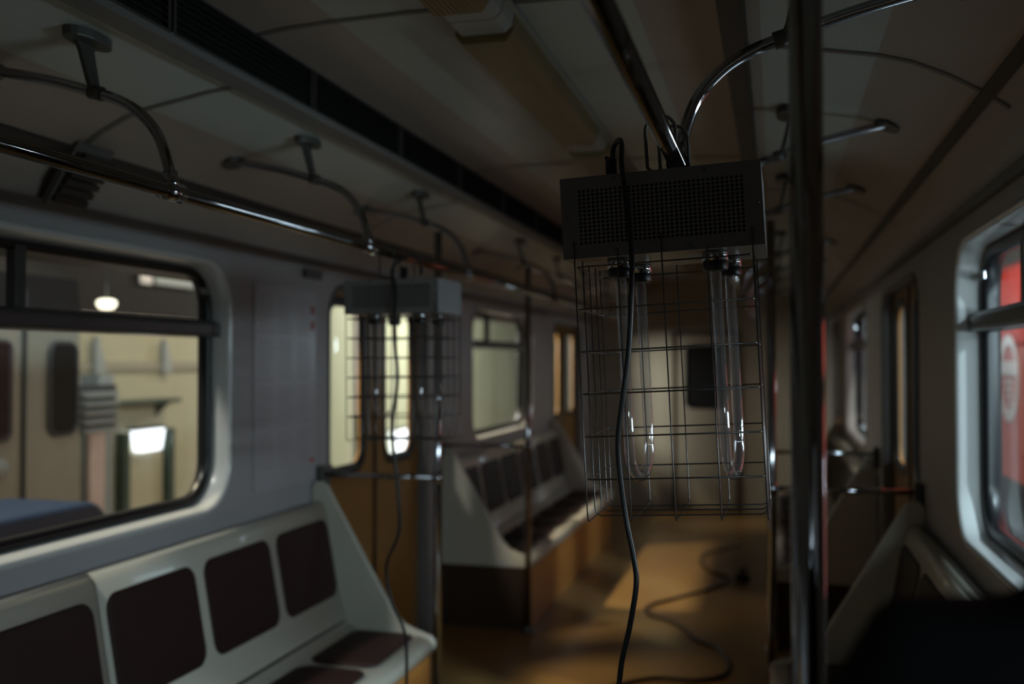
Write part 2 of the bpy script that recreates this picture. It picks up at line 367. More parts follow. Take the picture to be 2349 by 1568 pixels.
# ------------------------------------------------------------------ sliding doors
dn = 0
def make_door(x, s, a, b):
    global dn; dn += 1
    r = empty('door_%d' % dn if dn < 4 else 'door_%d' % (dn + 1), (x, a, 0), kind='structure')
    W = b - a; H = DZ1
    def ring(off, xo): return [(xo * s, p, q) for p, q in rrect(0 - off, W + off, -0.25 - off, H + off, max(0.02, 0.15 + off))]
    mb = MB(); loft(mb, [ring(0.02, 0), ring(0.018, -0.008), ring(0.0, -0.006), ring(-0.004, 0.02), ring(-0.004, 0.12)])
    mb.build('portal_edge', M['seam'], r)
    for k in (0, 1):
        y0, y1 = (-0.02, W / 2 - 0.008) if k == 0 else (W / 2 + 0.008, W + 0.02)
        w0, w1 = (0.10, W / 2 - 0.16) if k == 0 else (W / 2 + 0.16, W - 0.10)
        h = rrect(w0, w1, 1.14, 1.965, 0.09)
        lf = MB()
        for xx in (0.055, 0.085): holed(lf, xx * s, y0, y1, 0.005, H + 0.05, h)
        loft(lf, [[(0.055 * s, p, q) for p, q in h], [(0.085 * s, p, q) for p, q in h]])
        e = y1 if k == 0 else y0
        lf.add([(0.055 * s, e, 0.005), (0.085 * s, e, 0.005), (0.085 * s, e, H + 0.05), (0.055 * s, e, H + 0.05)], [(0, 1, 2, 3)])
        leaf = lf.build('leaf', M['door'], r)
        g = MB(); loft(g, [[(0.052 * s, p, q) for p, q in rrect(w0 - 0.045, w1 + 0.045, 1.095, 2.005, 0.13)], [(0.046 * s, p, q) for p, q in rrect(w0 - 0.015, w1 + 0.015, 1.125, 1.98, 0.105)], [(0.052 * s, p, q) for p, q in rrect(w0 + 0.008, w1 - 0.008, 1.148, 1.957, 0.082)], [(0.07 * s, p, q) for p, q in rrect(w0 + 0.008, w1 - 0.008, 1.148, 1.957, 0.082)]])
        g.build('gasket', M['rubber'], leaf)
        g = MB(); g.add([(0.072 * s, w0, 1.14), (0.072 * s, w1, 1.14), (0.072 * s, w1, 1.965), (0.072 * s, w0, 1.965)], [(0, 1, 2, 3)]); g.build('pane', M['glass'], leaf)
    MB().box(min(0.045 * s, 0.09 * s), max(0.045 * s, 0.09 * s), W / 2 - 0.012, W / 2 + 0.012, 0.005, H).build('meeting_seal', M['rubber'], r)
    MB().box(min(-0.03 * s, 0.1 * s), max(-0.03 * s, 0.1 * s), 0.0, W, 0.0, 0.012).build('threshold', M['alu'], r)
    return r
for a, b in DOORS[:]: make_door(XL, -1, a, b)
for a, b in DOORS[:]: make_door(XR, 1, a, b)

# ------------------------------------------------------------------ benches
def pad(mb, cor, r, th, nrm):
    """rounded pad. cor = (origin, uvec, vvec, U, V) , th thickness along nrm"""
    o, u, v, U, V = cor; o, u, v, nrm = Vector(o), Vector(u), Vector(v), Vector(nrm)
    rings = []
    for ins, h in ((0, 0), (0.000, th * 0.45), (0.006, th * 0.8), (0.018, th), (0.06, th * 1.12), (0.12, th * 1.18)):
        ins = min(ins, U / 2 - 0.01, V / 2 - 0.01)
        rr = max(0.008, r - ins)
        rings.append([o + u * p + v * q + nrm * h for p, q in rrect(ins, U - ins, ins, V - ins, rr)])
    loft(mb, rings); n = len(rings[0])
    mb.add(rings[-1], [tuple(range(n))], True)
def bench_module(s, L, label, grp, x, y0, endy=()):
    """s=+1 seat grows to +x (left wall), -1 right wall; L length with three seats"""
    r = empty('bench', (x, y0, 0)); tag(r, label=label, cat='bench', group=grp)
    g = 0.002
    back = [(0.004, 0.93), (0.006, 1.00), (0.02, 1.03), (0.045, 1.038), (0.066, 1.028), (0.078, 1.005), (0.088, 0.96), (0.150, 0.62), (0.165, 0.56), (0.185, 0.512)]
    seat = [(0.185, 0.500), (0.205, 0.482), (0.235, 0.468), (0.30, 0.458), (0.48, 0.455), (0.54, 0.452), (0.575, 0.440), (0.596, 0.425), (0.602, 0.405), (0.596, 0.385), (0.58, 0.375), (0.53, 0.372)]
    def solid(p):
        mb = MB(); pts = [(s * a, b) for a, b in p]; mb.sheet(pts, [g, L - g]); n = len(pts)
        for yy in (g, L - g):
            lo = [(s * p[0][0], p[-1][1]) if p is back else (s * 0.185, 0.372)]
            mb.add([(a, yy, b) for a, b in pts + lo], [tuple(range(n + 1))])
        return mb
    solid(back).build('back_shell', M['white'], r); solid(seat).build('seat_shell', M['white'], r)
    mb = MB(); mb.box(min(s * 0.012, s * 0.583), max(s * 0.012, s * 0.583), g, L - g, 0.0, 0.374); mb.build('kick_panel', M['kick'], r)
    P = L / 3
    v = Vector((s * (0.150 - 0.088), 0, 0.62 - 0.96)); vl = v.length; v.normalize(); nb = Vector((s * 0.34, 0, 0.062)).normalized()
    for i in range(3):
        gap = 0.028
        cy0 = i * P + gap; U = P - 2 * gap
        mb = MB(); pad(mb, ((s * 0.088, cy0, 0.965), (0, 1, 0), v, U, vl), 0.055, 0.008, nb); mb.build('back_cushion', M['cush'], r)
        mb = MB(); pad(mb, ((s * 0.235, cy0, 0.460), (0, 1, 0), (s, 0, 0), U, 0.295), 0.06, 0.014, (0, 0, 1)); mb.build('seat_cushion', M['cush'], r)
    ep = [(0.004, 0.385), (0.004, 1.10), (0.02, 1.125), (0.06, 1.125), (0.085, 1.105), (0.11, 1.06), (0.30, 0.735), (0.41, 0.55), (0.46, 0.50), (0.52, 0.475), (0.585, 0.455), (0.605, 0.43), (0.606, 0.405), (0.59, 0.385)]
    for e in endy:
        a0, a1 = (L - g, L + 0.028) if e > 0 else (-0.028, g)
        mb = MB(); mb.prism([(s * a, b) for a, b in ep], 'y', a0, a1); mb.build('end_panel', M['white'], r, bevel=0.008)
        mb = MB(); mb.prism([(s * 0.004, 0.0), (s * 0.004, 0.385), (s * 0.583, 0.385), (s * 0.583, 0.0)], 'y', a0 + 0.004, a1 - 0.004); mb.build('end_kick_panel', M['kickdark'], r)
    return r
BL = 'white bench with brown cushions along '
bench_module(1, 1.61, BL + 'the left wall, under the notice by the door', 'three-seat benches', XL, 2.61, (1,))
bench_module(1, 1.41, BL + 'the left wall, cut off by the left edge', 'three-seat benches', XL, 1.195, (-1,))
bench_module(1, 1.60, BL + 'the left wall just beyond the left door', 'three-seat benches', XL, 6.10, (-1,))
bench_module(1, 1.60, BL + 'the left wall, the farthest one', 'three-seat benches', XL, 7.705, (1,))
bench_module(-1, 1.61, BL + 'the right wall, slanted end beside the window', 'three-seat benches', XR, 2.61, (1,))
bench_module(-1, 1.38, BL + 'the right wall, hidden behind the person in black', 'three-seat benches', XR, 1.225, (-1,))
bench_module(-1, 1.60, BL + 'the right wall just beyond the right door', 'three-seat benches', XR, 6.10, (-1,))
bench_module(-1, 1.60, BL + 'the right wall, the farthest one', 'three-seat benches', XR, 7.705, (1,))

# ------------------------------------------------------------------ handrails
def spline(pts, k=6):
    pts = [Vector(p) for p in pts]; out = []
    for i in range(len(pts) - 1):
        p0 = pts[max(i - 1, 0)]; p1 = pts[i]; p2 = pts[i + 1]; p3 = pts[min(i + 2, len(pts) - 1)]
        for j in range(k):
            t = j / k
            out.append(0.5 * ((2 * p1) + (p2 - p0) * t + (2 * p0 - 5 * p1 + 4 * p2 - p3) * t * t + (3 * p1 - p0 - 3 * p2 + p3) * t ** 3))
    out.append(pts[-1]); return out
HANG = [0.90, 1.97, 3.10, 4.22, 6.05, 7.15, 8.25, 9.35]
RO, RZ = 0.567, 2.062
def ceilz(off):
    h = sorted(half)
    for (a, z), (b, z2) in zip(h, h[1:]):
        if a <= off <= b: return z + (z2 - z) * (off - a) / (b - a)
    return 2.4
def handrail(s, label):
    r = empty('overhead_handrail', (CX + s * RO, HANG[0], RZ)); tag(r, label=label, cat='handrail', group='overhead handrails')
    bx, by, bz = CX + s * RO, HANG[0], RZ
    def L(off, y, z): return (CX + s * off - bx, y - by, z - bz)
    cuts = [HANG[0] - 0.25] + HANG + [HANG[-1] + 0.2]
    MB().tube([L(RO, HANG[0] - 0.3, RZ), L(RO, HANG[-1] + 0.25, RZ)], 0.0165, 20).build('rail_tube', M['chrome'], r)
    for y in HANG:
        cpts = spline([L(RO, y, RZ), L(RO + 0.006, y, RZ + 0.05), L(RO + 0.035, y, RZ + 0.13), L(RO + 0.085, y, RZ + 0.185), L(RO + 0.14, y, RZ + 0.217), L(RO + 0.20, y, RZ + 0.238), L(0.90, y, 2.340), L(1.075, y, ceilz(1.075) + 0.002)])
        a = MB().tube(cpts, 0.0125, 14).build('hanger_tube', M['chrome'], r)
        m = MB(); m.tube([L(RO, y - 0.035, RZ), L(RO, y + 0.035, RZ)], 0.022, 18); m.tube([L(RO, y, RZ), L(RO + 0.004, y, RZ + 0.045)], 0.0175, 16)
        m.build('clamp', M['chrome'], r)
        # ceiling flange of the tube
        mb = MB(); c = L(1.07, y, ceilz(1.07) - 0.012)
        sl = -0.45
        pts = [(c[0] + 0.035 * math.cos(t) * s, c[1] + 0.05 * math.sin(t), c[2] + 0.035 * math.cos(t) * sl) for t in [2 * PI * i / 20 for i in range(20)]]
        mb.add([(p[0], p[1], p[2]) for p in pts] + [(p[0], p[1], p[2] + 0.014) for p in pts], [tuple(range(20)), tuple(range(20, 40))[::-1]] + [(i, (i + 1) % 20, 20 + (i + 1) % 20, 20 + i) for i in range(20)])
        mb.build('tube_flange', M['darkmetal'], r)
        # flat strut
        st = MB(); zt = ceilz(0.80)
        w = 0.014; vs = []
        for off, z, hw in ((0.765, 2.298, 0.015), (0.775, 2.32, 0.018), (0.795, 2.40, 0.025), (0.80, zt - 0.018, 0.034)):
            for dx_, dy_ in ((-0.006, -hw), (0.006, -hw), (0.006, hw), (-0.006, hw)): vs.append(L(off + dx_, y + dy_, z))
        fs = []
        for i in range(3):
            for k in range(4): fs.append((i * 4 + k, i * 4 + (k + 1) % 4, i * 4 + 4 + (k + 1) % 4, i * 4 + 4 + k))
        st.add(vs, fs); so = st.build('strut', M['darkmetal'], r, bevel=0.002)
        mb = MB(); c = L(0.79, y, zt - 0.02)
        pts = [(c[0] + 0.035 * math.cos(t), c[1] + 0.075 * math.sin(t)) for t in [2 * PI * i / 20 for i in range(20)]]
        mb.prism(pts, 'z', c[2], c[2] + 0.022); mb.build('strut_plate', M['darkmetal'], so, bevel=0.003)
        mb = MB(); mb.tube([L(0.765 - 0.016, y, 2.295), L(0.765 + 0.016, y, 2.304)], 0.017, 14); mb.build('strut_collar', M['darkmetal'], so)
    return r
handrail(-1, 'long chrome overhead handrail with ceiling hangers above the left benches')
handrail(1, 'long chrome overhead handrail on the right, carrying the near caged lamp')

# ------------------------------------------------------------------ grab poles with side rails
def pole(s, off, y, label, ztop, d=0.019, rail=True, raildir=1):
    x = CX + s * off; r = empty('grab_pole', (x, y, 0)); tag(r, label=label, cat='pole', group='vertical grab poles')
    MB().tube([(0, 0, 0.004), (0, 0, ztop)], d, 24).build('pole_tube', M['chrome'], r)
    MB().lathe([(0, 0.0015), (0.045, 0.0015), (0.045, 0.012), (0.03, 0.02), (d + 0.003, 0.03), (d + 0.003, 0.05)], 0, 0).build('floor_flange', M['darkmetal'], r)
    if rail:
        x1 = s * (HW - off)
        MB().tube([(0, 0, 1.15), (x1 - s * 0.012, 0, 1.15)], 0.012, 14).build('side_rail', M['chrome'], r)
        MB().box(min(x1 - s * 0.004, x1 - s * 0.035), max(x1 - s * 0.004, x1 - s * 0.035), -0.03, 0.03, 1.07, 1.19).build('wall_bracket', M['darkmetal'], r, bevel=0.006)
        MB().tube([(0, 0, 1.125), (0, 0, 1.175)], d + 0.005, 20).build('collar', M['chrome'], r)
    return r
pole(1, 0.781, 1.148, 'thick chrome grab pole close to the camera, right of the near caged lamp', ceilz(0.781) - 0.002, 0.0185)
pole(-1, 0.735, 4.302, 'chrome grab pole at the end of the near left bench, before the left door', 2.268)
pole(1, 0.735, 4.302, 'chrome grab pole at the end of the near right bench, beside the thick pole', 2.268)
pole(-1, 0.735, 6.022, 'chrome grab pole at the start of the far left bench beyond the left door', 2.268)
pole(1, 0.735, 6.022, 'chrome grab pole at the start of the far right bench beyond the right door', 2.268)

# ------------------------------------------------------------------ ceiling lamps
def ceiling_lamp(loc):
    r = empty('ceiling_lamp', loc); L = 1.545
    mb = MB(); mb.box(-0.10, 0.10, 0, L, -0.008, 0.0); mb.build('base_tray', M['lampend'], r)
    p = [(-0.085, -0.008), (-0.080, -0.05), (-0.060, -0.075), (0.060, -0.075), (0.080, -0.05), (0.085, -0.008)]
    mb = MB(); mb.prism(p, 'y', 0.11, L - 0.11)
    for i in range(9):
        x = -0.052 + 0.013 * i; mb.prism([(x - 0.003, -0.0745), (x, -0.0785), (x + 0.003, -0.0745)], 'y', 0.115, L - 0.115)
    mb.build('diffuser', M['diff'], r)
    for a, b in ((0.0, 0.11), (L - 0.11, L)):
        mb = MB(); mb.prism([(q, h * 0.72) for q, h in p], 'y', a, b); mb.build('end_cap', M['lampend'], r, bevel=0.004)
    return r
lampY = [0.88, 2.43, 3.98, 5.53, 7.08, 8.63]
cl = ceiling_lamp((CX, lampY[1], 2.605))
names = ['unlit amber-ribbed ceiling lamp at the top edge, its end nearest the camera side',
         'unlit amber-ribbed ceiling lamp, the large one left of the near handrail',
         'unlit amber-ribbed ceiling lamp partly hidden behind the near lamp box',
         'unlit ceiling lamp farther down the car, fourth along the centre line',
         'unlit ceiling lamp far down the car, fifth along the centre line',
         'unlit ceiling lamp at the far end, last of the centre row']
for i, y in enumerate(lampY):
    c = cl if i == 1 else copy_tree(cl)
    c.location = (CX, y, 2.605); tag(c, label=names[i], cat='ceiling lamp', group='row of unlit ceiling lamps')

# ------------------------------------------------------------------ vent grilles on the steps of the ceiling
def vent(s):
    r = empty('vent_grille'); Lg = 0.74
    x0 = 0.0; mb = MB(); mb.box(min(0, -s * 0.004), max(0, -s * 0.004), 0, Lg, 0.002, 0.125); mb.build('backing', M['grille'], r)
    mb = MB()
    for i in range(7):
        z = 0.012 + i * 0.0165; mb.prism([(-s * 0.004, z), (-s * 0.016, z - 0.006), (-s * 0.017, z - 0.003), (-s * 0.004, z + 0.004)], 'y', 0.012, Lg - 0.012)
    mb.build('louvre', M['grille'], r)
    mb = MB(); x1 = -s * 0.018
    mb.box(min(0, x1), max(0, x1), 0, 0.012, 0, 0.127); mb.box(min(0, x1), max(0, x1), Lg - 0.012, Lg, 0, 0.127); mb.box(min(0, x1), max(0, x1), 0, Lg, -0.001, 0.004); mb.box(min(0, x1), max(0, x1), 0, Lg, 0.122, 0.127)
    mb.build('frame', M['corn'], r); return r
gl = vent(-1)
for i in range(13):
    c = gl if i == 0 else copy_tree(gl)
    c.location = (CX - 0.648, 0.57 + i * 0.75, 2.455)
    tag(c, label='black louvred vent panel in the long dark slot left of the ceiling lamps', cat='vent', group='vent panels left of the lamps')

# ------------------------------------------------------------------ germicidal lamps
def germ_lamp(label, loc, rot, cabx, W, H, D, cageW, cageD, lev, nlev, cagesag, hookto, bm='boxm', rw=0.0013):
    """origin: centre of box top. box hangs down. local -y = front."""
    r = empty('germicidal_lamp', loc); r.rotation_euler = rot; tag(r, label=label, cat='ultraviolet lamp', group='caged ultraviolet lamps')
    hw, hd = W / 2, D / 2; t = 0.0015
    # box body (open front), panels
    mb = MB()
    mb.box(-hw, hw, -hd + t, hd, -0.002, 0.0); mb.box(-hw, -hw + 0.002, -hd + t, hd, -H, 0)
    mb.box(hw - 0.002, hw, -hd + t, hd, -H, 0); mb.box(-hw, hw, hd - 0.002, hd, -H, 0)
    mb.build('housing', M[bm], r)
    MB().box(-hw + 0.002, hw - 0.002, -hd + t, hd - 0.002, -H, -H + 0.002).build('base_plate', M['boxunder'], r)
    # perforated front
    nx, nz = 36, 14; px = 0.0083 * W / 0.36; pz = 0.0073 * H / 0.149; hr = 0.0028 * W / 0.36
    gx0 = -hw + 0.031 * W / 0.36; gz0 = -H + 0.024 * H / 0.149
    gx1, gz1 = gx0 + nx * px, gz0 + nz * pz
    mb = MB(); yf = -hd
    for yy in (yf,):
        for (a, b, c, d_) in ((-hw, hw, -H, gz0), (-hw, hw, gz1, 0), (-hw, gx0, gz0, gz1), (gx1, hw, gz0, gz1)):
            mb.add([(a, yy, c), (b, yy, c), (b, yy, d_), (a, yy, d_)], [(0, 1, 2, 3)])
        for i in range(nx):
            for j in range(nz):
                cx_, cz_ = gx0 + (i + .5) * px, gz0 + (j + .5) * pz
                inner = [(cx_ + hr * math.cos(k * PI / 4), cz_ + hr * math.sin(k * PI / 4)) for k in range(8)]
                h2, v2 = px / 2, pz / 2
                outer = [(cx_ + h2, cz_), (cx_ + h2, cz_ + v2), (cx_, cz_ + v2), (cx_ - h2, cz_ + v2), (cx_ - h2, cz_), (cx_ - h2, cz_ - v2), (cx_, cz_ - v2), (cx_ + h2, cz_ - v2)]
                mb.add([(a, yy, b) for a, b in inner + outer], [(k, (k + 1) % 8, 8 + (k + 1) % 8, 8 + k) for k in range(8)])
    fp = mb.build('perforated_panel', M[bm], r)
    so = fp.modifiers.new('t', 'SOLIDIFY'); so.thickness = 0.001
    MB().box(-hw + 0.02, hw - 0.02, 0.02, 0.03, -H + 0.015, -0.012).build('ballast_plate', M['boxin'], r)
    for sx, sz in ((-hw + 0.009, -H * .5), (hw - 0.009, -H * .5), (-hw * .45, -0.008), (hw * .45, -0.008), (-hw * .45, -H + 0.010), (hw * .28, -H + 0.008)):
        MB().tube([(sx, -hd - 0.0002, sz), (sx, -hd - 0.0025, sz)], 0.0035, 10).build('screw', M['screw'], fp)
    # lamps : two U tubes, legs front and back
    cgap = 0.135 * cageD / 0.25; zb = -H
    for tx in (-hw * 0.44, hw * 0.53):
        r1 = 0.0103; zl = zb - (nlev * lev) + 0.052
        xa, xb = tx - 0.006, tx + 0.012
        path = [(xa, -cgap / 2, zb - 0.03), (xa, -cgap / 2, zl + cgap * 0.42)]
        for k in range(1, 12):
            a = PI * k / 12; q = (1 - math.cos(a)) / 2
            path.append((xa + (xb - xa) * q, -cgap / 2 * math.cos(a), zl + cgap * 0.42 * (1 - math.sin(a))))
        path += [(xb, cgap / 2, zl + cgap * 0.42), (xb, cgap / 2, zb - 0.03)]
        mb = MB(); mb.tube(path, r1, 20); mb.tube(path, r1 - 0.0014, 16)
        tu = mb.build('quartz_tube', M['quartz'], r)
        for sx_, ty in ((xa, -cgap / 2), (xb, cgap / 2)):
            so_ = MB(); so_.lathe([(0, -0.001), (0.023, -0.001), (0.0235, -0.004), (0.0235, -0.016), (0.0215, -0.0175), (0.0215, -0.028), (0.012, -0.033), (0, -0.033)], 0, 0, 28)
            o = so_.build('socket', M['chrome'], r, loc=(sx_, ty, zb))
            so2 = MB(); so2.lathe([(0.022, -0.0178), (0.0225, -0.019), (0.0225, -0.033), (0.0215, -0.0345), (0.012, -0.0345)], 0, 0, 28)
            so2.build('insulator', M['rubber'], o)
    # cage
    cw, cdp = cageW / 2, cageD / 2; mb = MB()
    top = zb + 0.004; bot = zb - nlev * lev - cagesag
    def U(axis, pos, t0=top, tf=0.0):
        e = cw if axis == 'x' else cdp; rad = 0.012; pts = []
        def P(a, z): return (a, pos, z) if axis == 'x' else (pos, a, z)
        bz = bot + (0.0022 if axis == 'x' else 0)
        ee = e - (0.0022 if axis == 'x' else 0)
        pts.append(P(-ee, t0 + tf))
        for k in range(5):
            a = PI / 2 * k / 4; pts.append(P(-ee + rad * (1 - math.cos(a)), bz + rad * (1 - math.sin(a))))
        for k in range(5):
            a = PI / 2 * k / 4; pts.append(P(ee - rad * (1 - math.sin(a)), bz + rad * (1 - math.cos(a))))
        pts.append(P(ee, t0)); return pts
    for i in range(5):
        pos = -cw + i * cageW / 4; tf = 0.028 if i in (0, 2, 4) else 0
        mb.tube(U('y', pos, top, tf), rw, 6)
    for i in (1, 2, 3): mb.tube(U('x', -cdp + i * cageD / 4), rw, 6)
    for k in range(nlev):
        z = zb - 0.016 - k * lev; c = 0.006
        q = [(-cw + c, -cdp), (cw - c, -cdp), (cw, -cdp + c), (cw, cdp - c), (cw - c, cdp), (-cw + c, cdp), (-cw, cdp - c), (-cw, -cdp + c)]
        ii = 0.0022
        mb.tube([(x - math.copysign(ii, x), y - math.copysign(ii, y), z) for x, y in q], rw * 1.15, 6, closed=True)
    mb.build('wire_cage', M['wire'], r)
    # hanging hooks: closed loops over the rail (given in local coordinates hx)
    for hx, hy in hookto:
        hz = 0.062
        pts = []
        for k in range(32):
            a = 2 * PI * k / 32
            pts.append((hx + 0.028 * math.cos(a), hy, 0.020 + (hz if math.sin(a) > 0 else 0) + (0.028 * math.sin(a) if math.sin(a) > 0 else 0.016 * math.sin(a))))
        mb = MB(); mb.tube(pts, 0.0032, 10, closed=True); mb.build('hanging_ring', M['darkmetal'], r)
        mb = MB(); mb.tube([(hx, hy - 0.02, 0.004), (hx, hy + 0.02, 0.004)], 0.004, 10); mb.box(hx - 0.006, hx + 0.006, hy - 0.022, hy + 0.022, 0.0, 0.003); mb.build('eyelet', M['darkmetal'], r)
    # cable entry with strain relief spiral
    cb_ = MB(); sp = []
    for k in range(80):
        a = 2 * PI * k / 12; sp.append((cabx + 0.0085 * math.cos(a), -hd * 0.35 + 0.0085 * math.sin(a), 0.004 + 0.044 * k / 80))
    cb_.tube(sp, 0.0033, 8); cb_.tube([(cabx, -hd * .35, 0), (cabx, -hd * .35, 0.048)], 0.005, 10)
    cb_.build('strain_relief', M['cable'], r)
    return r
TILT = math.radians(-2.3)
near = germ_lamp('grey perforated ultraviolet lamp box with a wire cage hanging in front, in focus', (-0.199, 1.915, 2.024), (0.0, -math.radians(2.9), math.radians(-0.6)), -0.096, 0.36, 0.149, 0.25, 0.318, 0.257, 0.0775, 6, 0.015, ((0.003, -0.07), (0.017, 0.02)))
far = germ_lamp('ultraviolet lamp with a wire cage hanging out of focus before the left door', (-1.285, 3.36, 1.966), (0.0, -math.radians(0.5), math.radians(-1)), 0.02, 0.350, 0.120, 0.25, 0.335, 0.257, 0.069, 6, 0.03, ((-0.027, -0.09), (-0.022, 0.09)), 'boxlit', 0.0020)

# ------------------------------------------------------------------ cables
def cable(label, pts, r=0.0048, m='cable', grp=None):
    c = MB().tube(spline(pts, 10), r, 10).build('power_cable', M[m]); tag(c, label=label, cat='cable', group=grp); return c
def img(px, py, dep):
    """room position of a spot seen from the camera height at a known distance (measurement helper)"""
    a = math.radians(1.10); th = math.radians(14.72)
    xr = (px - 1174.5) * dep / 2283.7; up = (784 - py) * dep / 2283.7
    f = dep * math.cos(a) - up * math.sin(a); z = CAMZ + dep * math.sin(a) + up * math.cos(a)
    return (xr * math.cos(th) - f * math.sin(th), xr * math.sin(th) + f * math.cos(th), z)
near_pts = [(-0.294, 1.872, 2.062), (-0.291, 1.862, 2.082), (-0.278, 1.84, 2.092), (-0.268, 1.81, 2.078), (-0.263, 1.778, 2.035), (-0.252, 1.752, 1.97), (-0.240, 1.735, 1.88), (-0.238, 1.72, 1.80), (-0.243, 1.72, 1.70),
            (-0.253, 1.72, 1.62), (-0.262, 1.72, 1.53), (-0.250, 1.72, 1.42), (-0.234, 1.71, 1.345), (-0.228, 1.70, 1.30), (-0.238, 1.69, 1.23), (-0.252, 1.68, 1.16), (-0.256, 1.68, 1.06), (-0.25, 1.68, 0.8), (-0.27, 1.70, 0.4), (-0.25, 1.72, 0.06), (-0.20, 1.80, 0.006), (-0.10, 2.1, 0.006)]
cable('black power cable looping from the near lamp box down past its cage', near_pts)
far_pts = [(-1.235, 3.32, 1.985), (-1.232, 3.30, 2.03), (-1.27, 3.27, 2.045), (-1.312, 3.24, 2.00), (-1.325, 3.225, 1.92), (-1.32, 3.20, 1.78), (-1.305, 3.20, 1.62), (-1.325, 3.20, 1.45), (-1.305, 3.2, 1.25), (-1.30, 3.2, 1.10), (-1.345, 3.2, 0.98), (-1.325, 3.2, 0.86), (-1.275, 3.2, 0.74), (-1.27, 3.2, 0.5), (-1.25, 3.2, 0.1), (-1.15, 3.3, 0.006), (-1.0, 3.6, 0.006)]
far_pts = [(a + (0.06 if c < 1.97 else 0.03), b, c) for a, b, c in far_pts]
cable('thin cable hanging wavily from the blurred left lamp', far_pts, 0.0055, 'cable')
fz = 0.009
cable('dark cable lying in loops on the lit floor of the aisle', [(-0.30, 9.3, fz), (-0.55, 8.9, fz), (-0.60, 8.55, fz), (-0.50, 8.1, fz), (-0.33, 7.85, fz), (-0.48, 7.45, fz), (-0.66, 7.15, fz), (-0.83, 6.86, fz), (-0.80, 6.62, fz), (-0.66, 6.50, fz), (-0.56, 6.35, fz), (-0.45, 6.1, fz), (-0.30, 5.9, fz), (-0.25, 5.5, fz), (-0.4, 5.32, fz), (-0.62, 5.30, fz), (-0.80, 5.12, fz), (-0.9, 4.9, fz)], 0.012, 'cableg')
e = empty('socket_block', (-0.24, 7.95, 0.0)); tag(e, label='small black extension socket lying on the shaded floor beside the cable', cat='extension socket')
MB().box(-0.05, 0.05, -0.12, 0.12, 0.001, 0.05).build('body', M['rubber'], e, bevel=0.01)
MB().box(-0.02, 0.02, -0.02, 0.02, 0.05, 0.075).build('plug', M['cable'], e, bevel=0.005)

# ------------------------------------------------------------------ notice and vents on the left wall
r = empty('notice_board', (XL + 0.002, 3.69, 1.135)); tag(r, label='large pale printed notice on the wall between the left window and door', cat='notice')
MB().box(0, 0.004, 0, 0.565, 0, 0.87).build('sheet', M['poster'], r, bevel=0.001)
mb = MB()
random.seed(3)
for c in range(3):
    for k in range(34):
        z = 0.82 - k * 0.022
        L = random.uniform(0.10, 0.155)
        if k % 9 == 8: continue
        mb.box(0.004, 0.0046, 0.03 + c * 0.175, 0.03 + c * 0.175 + L * 0.95, z, z + 0.007)
mb.build('faint_print', M['print'], r)
mb = MB()
for z in (0.76, 0.69): mb.box(0.004, 0.0052, 0.515, 0.548, z, z + 0.038)
mb.box(0.004, 0.0052, 0.515, 0.545, 0.08, 0.10)
mb.build('red_mark', M['redp'], r)
r = empty('vent_grille', (XL + 0.012, 2.45, 2.145)); r.rotation_euler = (0, math.radians(33), 0); tag(r, label='small dark louvred grille above the left window near the handrail', cat='vent')
mb = MB()
for k in range(6): mb.box(0.02 + 0.004 * k, 0.034 + 0.004 * k, 0, 0.14, 0.02 + k * 0.03, 0.04 + k * 0.03)
mb.build('louvre', M['corn'], r); MB().box(0.0, 0.02, -0.01, 0.15, 0.0, 0.21).build('backing', M['seam'], r)
r = empty('closer_box', (XL, 4.12, 2.06)); tag(r, label='small dark catch high on the wall beside the left door', cat='catch')
MB().box(0.001, 0.03, 0, 0.16, 0.0, 0.04).build('catch_body', M['darkmetal'], r, bevel=0.006)
r = None

# ------------------------------------------------------------------ outside, left
MB().box(-9, XL - 0.25, -4, 30, -0.12, -0.06).build('floor_platform', M['plat']); tag(bpy.data.objects['floor_platform'], kind='structure')
mb = MB(); mb.box(-7.2, -7.0, -4, 14.6, -0.06, 2.03); tag(mb.build('wall_outer', M['cream']), kind='structure')
mb = MB(); mb.box(-7.2, -6.9, 14.6, 34, -0.06, 4.2); tag(mb.build('wall_outer_far', M['creamg']), kind='structure')
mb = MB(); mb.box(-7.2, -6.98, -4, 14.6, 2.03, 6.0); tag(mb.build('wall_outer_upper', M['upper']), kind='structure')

def lamp_box(name, label, c, sx, sy, sz, m):
    r = empty(name, c); tag(r, label=label, cat='lamp')
    mb = MB(); mb.prism([(-sy / 2, sz * .5), (sy / 2, sz * .5), (sy * .38, -sz * .5), (-sy * .38, -sz * .5)], 'x', 0.0, sx); mb.build('lit_lens', M[m], r, bevel=0.015)
    MB().box(-0.03, sx * .8, -sy * .55, sy * .55, sz * .5, sz * .5 + 0.03).build('cap', M['darkg'], r)
    return r
lamp_box('work_lamp', 'bright white lamp over the pale cabinet door seen through the big left window', (-6.97, 9.95, 0.78), 0.12, 0.50, 0.24, 'lampw')
lamp_box('work_lamp', 'bright white lamp seen through the glass of the left door', (-6.88, 17.74, 0.17), 0.12, 1.0, 0.42, 'lampw')
lamp_box('work_lamp', 'bright white lamp at the lower edge of the far left window', (-5.5, 19.3, 0.19), 0.12, 0.9, 0.24, 'lampw')
r = empty('hall_lamp', (-5.18, 6.9, 2.14)); tag(r, label='small glowing yellowish lamp seen through the upper pane of the left window', cat='lamp')
mb = MB(); mb.lathe([(0, -0.045), (0.05, -0.04), (0.075, -0.01), (0.075, 0.02), (0.05, 0.035), (0, 0.04)], 0, 0); mb.build('globe', M['lampy'], r)
MB().tube([(0, 0, 0.04), (0, 0, 2.2)], 0.008, 8).build('suspension', M['darkg'], r)
